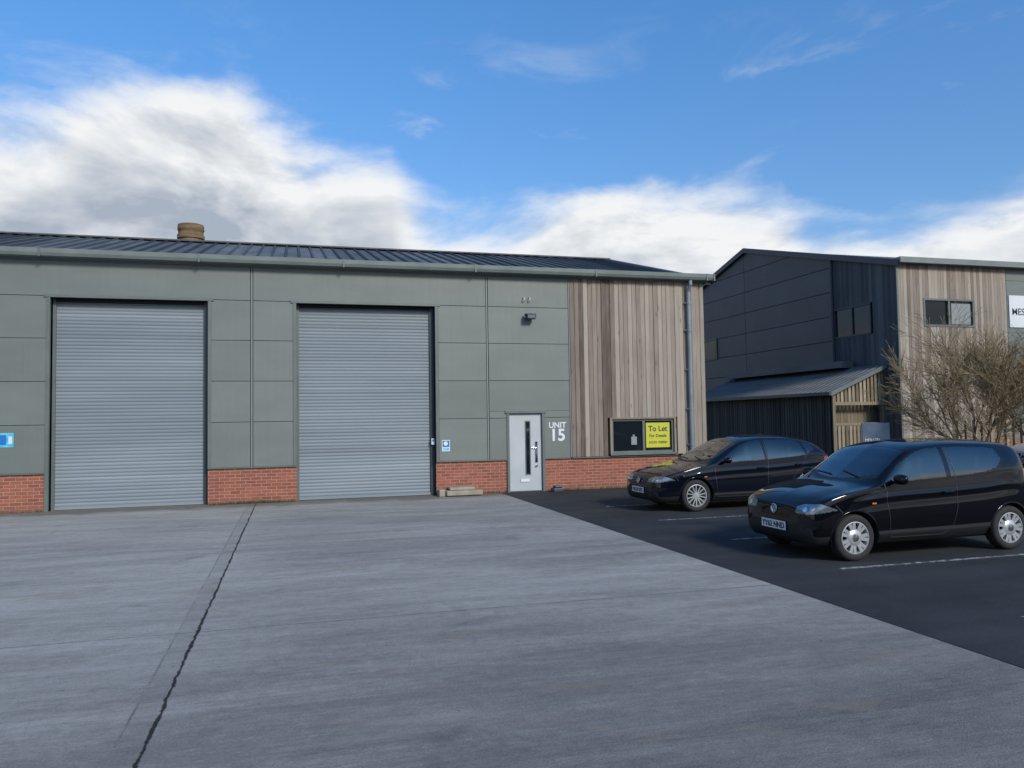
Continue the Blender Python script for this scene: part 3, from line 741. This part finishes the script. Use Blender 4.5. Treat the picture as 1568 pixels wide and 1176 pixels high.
UP=dict(L=3.54,
 zc=[(0,.56),(.02,.625),(.05,.685),(.10,.735),(.22,.80),(.5,.87),(.85,.935),(.96,.99),(1.3,1.225),(1.56,1.385),(1.85,1.445),(2.3,1.468),(2.8,1.455),(3.2,1.42),(3.34,1.37),(3.42,1.17),(3.48,.95),(3.52,.74),(3.54,.52)],
 zb=[(0,.44),(.015,.32),(.05,.24),(.12,.19),(.4,.18),(3.1,.19),(3.4,.26),(3.5,.36),(3.54,.48)],
 W=[(0,.52),(.02,.64),(.06,.715),(.14,.765),(.3,.80),(.6,.82),(1.1,.82),(2.7,.82),(3.1,.81),(3.35,.765),(3.48,.67),(3.54,.45)],
 zE=[(0,.54),(.02,.59),(.06,.65),(.15,.705),(.4,.80),(.8,.88),(1.1,.92),(2.0,.96),(2.6,.995),(3.0,1.03),(3.3,1.02),(3.45,.88),(3.54,.515)],
 WF=[(0,.36),(.1,.54),(.4,.62),(.8,.68),(1.0,.68),(1.5,.63),(2.0,.60),(2.8,.585),(3.2,.57),(3.4,.56),(3.54,.3)],
 drop=[(0,.004),(.2,.03),(.8,.035),(1.2,.06),(1.7,.065),(3.0,.06),(3.3,.05),(3.54,.004)],
 ws=(.93,1.53),rw=(3.27,3.43),
 band=[[(1.02,.94),(1.14,.933),(2.02,.967),(2.6,1.01),(2.88,1.065),(3.02,1.19),(2.95,1.345),(2.6,1.38),(2.1,1.388),(1.76,1.37),(1.56,1.305),(1.3,1.16)]],
 win=[[(1.08,.957),(1.14,.951),(2.02,.982),(2.02,1.363),(1.78,1.345),(1.60,1.295),(1.35,1.165)],[(2.10,.985),(2.6,1.03),(2.84,1.085),(2.96,1.19),(2.92,1.32),(2.75,1.35),(2.10,1.363)]],
 ax=(.60,3.02),r=.287,Ra=.330,plz=.40,bz=.60,bx=-.004,wheel='cover',
 lines=[[(.88,.86),(1.06,.80),(1.10,.55),(1.12,.27)],[(1.06,.93),(1.08,.80)],[(2.13,1.36),(2.16,.95),(2.15,.6),(2.08,.36),(1.9,.27)],[(1.12,.27),(1.9,.27)],[(.33,.70),(.42,.60)]],
 handles=[(2.0,.80)],mir=(1.20,.96),seatx=(1.45,2.35),rep=[(.88,.70)],
 front=[
  (4,lambda x,y,z:(y>.43)&(x<.46)&(z>.585+.16*np.clip(x-.03,0,1))&(z<.685+.20*np.clip(x,0,1)-.3*np.clip(.53-y,0,1))&(z-.585<.38*(.50-x))),
  (7,lambda x,y,z:((y-.59)**2+(z-.635)**2<.034**2)&(x<.3)),
  (7,lambda x,y,z:((y-.69)**2+(z-.665)**2<.028**2)&(x<.3)),
  (3,lambda x,y,z:(y<.56)&(x<.2)&(z>.235)&(z<.335)),
  (3,lambda x,y,z:(y<.36)&(x<.2)&(z>.49)&(z<.505)),
  (3,lambda x,y,z:((y-.65)**2+(z-.36)**2<.055**2)&(x<.3)),
  (5,lambda x,y,z:(x>3.32)&(y>.58)&(z>.72)&(z<1.05))])
SE=dict(L=4.05,
 zc=[(0,.50),(.02,.57),(.06,.64),(.14,.70),(.3,.765),(.6,.835),(1.0,.905),(1.15,.965),(1.5,1.155),(1.85,1.325),(2.1,1.395),(2.5,1.43),(2.9,1.42),(3.4,1.355),(3.62,1.29),(3.75,1.20),(3.9,1.0),(3.98,.86),(4.03,.66),(4.05,.52)],
 zb=[(0,.46),(.015,.34),(.05,.24),(.14,.19),(.4,.17),(3.5,.18),(3.85,.26),(4.0,.36),(4.05,.48)],
 W=[(0,.42),(.02,.58),(.06,.68),(.16,.76),(.4,.82),(.8,.845),(3.2,.845),(3.6,.82),(3.85,.76),(3.98,.64),(4.05,.45)],
 zE=[(0,.49),(.02,.55),(.06,.61),(.16,.665),(.5,.755),(1.0,.865),(1.4,.90),(2.4,.94),(3.2,1.0),(3.6,1.03),(3.8,1.0),(3.95,.84),(4.05,.515)],
 WF=[(0,.30),(.1,.50),(.5,.65),(1.0,.70),(1.2,.70),(1.85,.62),(2.5,.59),(3.4,.56),(3.7,.55),(3.9,.53),(4.05,.3)],
 drop=[(0,.004),(.2,.03),(1.0,.035),(1.5,.06),(2,.065),(3.4,.06),(3.8,.05),(4.05,.004)],
 ws=(1.10,1.82),rw=(3.62,3.88),
 band=[[(1.25,.905),(1.4,.90),(2.4,.935),(3.05,.975),(3.32,1.02),(3.56,1.13),(3.48,1.24),(3.06,1.345),(2.4,1.365),(2.08,1.34),(1.83,1.255)]],
 win=[[(1.32,.925),(1.4,.92),(2.33,.953),(2.33,1.335),(2.1,1.315),(1.85,1.235)],[(2.41,.958),(3.05,.995),(3.26,1.03),(3.21,1.26),(3.05,1.32),(2.41,1.34)],[(3.31,1.045),(3.52,1.14),(3.45,1.215),(3.27,1.25)]],
 ax=(.83,3.30),r=.305,Ra=.350,plz=.40,bz=.58,bx=-.002,wheel='alloy',spk=7,
 lines=[[(1.14,.86),(1.22,.8),(1.25,.5),(1.28,.27)],[(2.37,1.34),(2.40,.9),(2.38,.5),(2.36,.27)],[(1.28,.27),(2.9,.27)],[(3.28,1.02),(3.2,.85),(2.96,.6),(2.9,.27)],[(.40,.68),(.45,.6)]],
 handles=[(2.22,.80),(3.08,.84)],mir=(1.44,.94),seatx=(1.65,2.65),rep=[(1.02,.66)],
 front=[
  (4,lambda x,y,z:(y>.36)&(x<.52)&(z>.565+.12*x)&(z<.65+.18*np.clip(x,0,1)-.22*np.clip(.50-y,0,1))&(z-.55<.38*(.56-x))),
  (7,lambda x,y,z:((y-.56)**2+(z-.605)**2<.032**2)&(x<.3)),
  (7,lambda x,y,z:((y-.67)**2+(z-.625)**2<.026**2)&(x<.3)),
  (3,lambda x,y,z:(y<.28)&(x<.2)&(z>.50)&(z<.56)),
  (3,lambda x,y,z:(y<.55)&(x<.25)&(z>.23)&(z<.335)),
  (3,lambda x,y,z:((y-.64)**2+(z-.34)**2<.06**2)&(x<.3)),
  (5,lambda x,y,z:(x>3.72)&(y>.52)&(z>.76)&(z<.97))])
sc=.952
make_car('parked_car',UP,(6.35-.60*sc,-10.17+.81*sc,.008),sc,'paint_black','YY62 NND')
make_car('parked_car',SE,(7.06-.83*sc,-5.15+.835*sc,.008),sc,'paint_navy','NX10 KFE')
make_car('parked_car',SE,(19.0,-1.2,.008),sc,'paint_pale','NJ14 TBO')
# ------------------------------------------------------------------ low fence, sign, shrubs
FN=empty('timber_fence');b=MB();x=20.2
while x<27: b.box(x,x+.09,2.0,2.09,0,1.45+.06*R(),'ftan',R()); x+=.32
b.box(20.2,27,2.09,2.13,1.1,1.2,'ftan',.3);b.box(20.2,27,2.09,2.13,.4,.5,'ftan',.3);b.done('pickets',FN)
SG=empty('site_sign');b=MB();b.box(14.15,15.0,-.95,-.92,.85,1.50,'slate');b.tube((14.25,-.88,0),(14.25,-.88,1.5),.03,.03,8,'trim');b.tube((14.9,-.88,0),(14.9,-.88,1.5),.03,.03,8,'trim');b.done('board',SG)
text('sign_text','MESI LTD',(14.22,-.956,1.02),.11,'white',SG)
def shrub(name,base,h,spread,seed,stems=6,depth=5,budget=2400,r0=.038):
    rnd=random.Random(seed);b=MB()
    for i in range(stems):
        t=2*math.pi*(i+rnd.random()*.6)/stems;sp_=spread*rnd.uniform(.25,1.1)
        d=Vector((math.cos(t)*sp_,math.sin(t)*sp_,1)).normalized()
        q0=[(Vector(base)+Vector((math.cos(t)*.15,math.sin(t)*.15,0)),d,h*rnd.uniform(.30,.42),r0,0)];c=0
        while q0 and c<budget:
            p,d,l,r,k=q0.pop(0);n=3
            for j in range(n):
                d=(d+Vector((rnd.gauss(0,.14),rnd.gauss(0,.14),rnd.gauss(.02,.09)))).normalized()
                q=p+d*(l/n); b.tube(p,q,max(.0045,r*(1-j*.15)),max(.004,r*(1-(j+1)*.15)),5 if k<2 else 3,'bark',cap=False);c+=1
                if k<depth and (j>0 or k>0):
                    for _ in range(1 if k==0 else 2 if k<3 else 1+(rnd.random()<.5)):
                        ax=Vector((rnd.gauss(0,1),rnd.gauss(0,1),rnd.gauss(0,1))).normalized()
                        d3=(Matrix.Rotation(rnd.uniform(.4,1.05),3,ax)@d);d3.z+=.08;d3.normalize()
                        q0.append((q,d3,l*rnd.uniform(.5,.78),r*.5,k+1))
                p=q
            if k<depth: q0.append((p,d,l*.66,r*.55,k+1))
    return b.done(name)
shrub('bare_tree',(16.9,-2.0,0),4.4,.62,3,9)
shrub('bare_tree',(18.7,-2.7,0),4.3,.5,9,7)
b=MB();rnd=random.Random(5)
for i in range(9000):
    x=rnd.uniform(15.4,27);y=rnd.uniform(.2,1.6);zm=.65+.3*math.sin(x*1.7)*math.sin(x*.6+1)+.15*math.sin(x*5)
    z=abs(rnd.gauss(0,.5))*zm+.05
    if z>zm*1.1: continue
    s=rnd.uniform(.03,.07);n=Vector((rnd.gauss(0,1),rnd.gauss(0,1),rnd.gauss(0,1))).normalized();u=n.orthogonal().normalized()*s;w=n.cross(u)
    c=Vector((x,y,z));b.face([c-u,c-w*.5,c+u,c+w*.5],'leaf',rnd.random())
b.done('hedge')
b=MB()
for i in range(1100):
    x=rnd.choice((rnd.uniform(-1.75,.1),rnd.uniform(-14,-4.9),rnd.gauss(-.8,.5),rnd.uniform(3.3,4.9),rnd.uniform(6,10.2)));
    if DO[0][0]<x<DO[0][1] or DO[1][0]<x<DO[1][1]: continue
    y=-abs(rnd.gauss(0,.05))+.01;h=rnd.uniform(.02,.09);dx=rnd.gauss(0,.02)
    b.face([(x-.006,y,.004),(x+.006,y,.004),(x+dx,y-abs(dx),h)],'leaf',rnd.random())
b.done('wall_weeds')
# ------------------------------------------------------------------ sun + sky
saz,sel=math.radians(160),math.radians(30)
sd=Vector((math.sin(saz)*math.cos(sel),math.cos(saz)*math.cos(sel),math.sin(sel)))
l=bpy.data.lights.new('sun','SUN');l.energy=2.9;l.angle=math.radians(12);l.color=(1,.925,.82)
lo=bpy.data.objects.new('sun',l);COL.objects.link(lo);lo.rotation_euler=sd.to_track_quat('Z','Y').to_euler()
w=bpy.data.worlds.new('World');scene.world=w;w.use_nodes=True;t=w.node_tree;t.nodes.clear()
out=N(t,'ShaderNodeOutputWorld');bg=N(t,'ShaderNodeBackground');bg.inputs[1].default_value=.13;L(t,bg.outputs[0],out.inputs[0])
sky=N(t,'ShaderNodeTexSky',sky_type='NISHITA');sky.sun_disc=False;sky.sun_elevation=sel;sky.sun_rotation=saz;sky.air_density=1.0;sky.dust_density=.6;sky.ozone_density=2.5
tc=N(t,'ShaderNodeTexCoord');G=tc.outputs['Generated'];sp=N(t,'ShaderNodeSeparateXYZ');L(t,G,sp.inputs[0])
azd=math_(t,'MULTIPLY',math_(t,'ARCTAN2',sp.outputs[0],sp.outputs[1]),57.2958);eld=math_(t,'MULTIPLY',math_(t,'ARCSINE',sp.outputs[2]),57.2958)
fc=N(t,'ShaderNodeFloatCurve')
pts=[(-180,14),(-120,17),(-60,15),(-35,16),(-22,18.6),(-17.5,19.2),(-14,20.4),(-9.1,22.4),(-4.7,21.6),(-1.2,19.2),(3,18.4),(6.4,18.0),(9.2,15.0),(12.6,14.2),(18.8,15.0),(24,16.4),(29.6,16.0),(33.8,15.6),(36.6,13.6),(41,12.6),(48.9,13.0),(60,13),(90,16),(180,14)]
cv=fc.mapping.curves[0]
cv.points[0].location=((pts[0][0]+180)/360,pts[0][1]/40);cv.points[1].location=(1,pts[-1][1]/40)
for x_,y_ in pts[1:-1]: cv.points.new((x_+180)/360,y_/40)
fc.mapping.update()
L(t,math_(t,'MULTIPLY_ADD',azd,1/360,.5),fc.inputs['Value'])
top=math_(t,'MULTIPLY',fc.outputs[0],40)
def mapped(loc,zs):
    mp=N(t,'ShaderNodeMapping');mp.inputs['Scale'].default_value=(1,1,zs);mp.inputs['Location'].default_value=loc;L(t,G,mp.inputs[0]);return mp.outputs[0]
P=mapped((0,0,0),2.4)
n1=noise(t,P,5.0,8,.57,.25)
n1b=noise(t,mapped((.015,-.01,.05),2.4),5.0,5,.55,.25)
h=math_(t,'SUBTRACT',top,eld)
dd=math_(t,'MULTIPLY_ADD',math_(t,'SUBTRACT',n1,.5),12,h)
dens=ramp(t,dd,-1.8,3.0)
n3=noise(t,mapped((.1,.3,0),3.4),3.6,6,.55);gap=math_(t,'MULTIPLY',ramp(t,n3,.46,.34),.50)
dens=math_(t,'MULTIPLY',dens,math_(t,'SUBTRACT',1,gap))
n4=noise(t,mapped((.3,.1,0),2.8),4.6,7,.62,.4);wm=math_(t,'MULTIPLY',ramp(t,n4,.53,.76),.50);wm=math_(t,'MULTIPLY',wm,ramp(t,eld,30,18))
dens=math_(t,'MAXIMUM',dens,wm)
rel=math_(t,'MULTIPLY',math_(t,'SUBTRACT',n1,n1b),3.2)
n5=noise(t,P,2.8,5,.55)
deep=ramp(t,dd,2.0,7)
sh=math_(t,'ADD',math_(t,'SUBTRACT',.98,math_(t,'MULTIPLY',deep,math_(t,'MULTIPLY_ADD',ramp(t,n5,.40,.58),.55,.24))),rel,clamp=True)
ccol=mixc(t,sh,(3.0,3.45,4.15),(6.9,7.0,7.1))
tint=mixc(t,ramp(t,eld,8,34),(.76,.99,1.20),(.66,1.20,1.58))
skyc=mixc(t,1.0,sky.outputs[0],tint,'MULTIPLY')
fin=mixc(t,dens,skyc,ccol);L(t,fin,bg.inputs[0])
scene.view_settings.view_transform='Standard';scene.view_settings.look='None';scene.view_settings.exposure=0
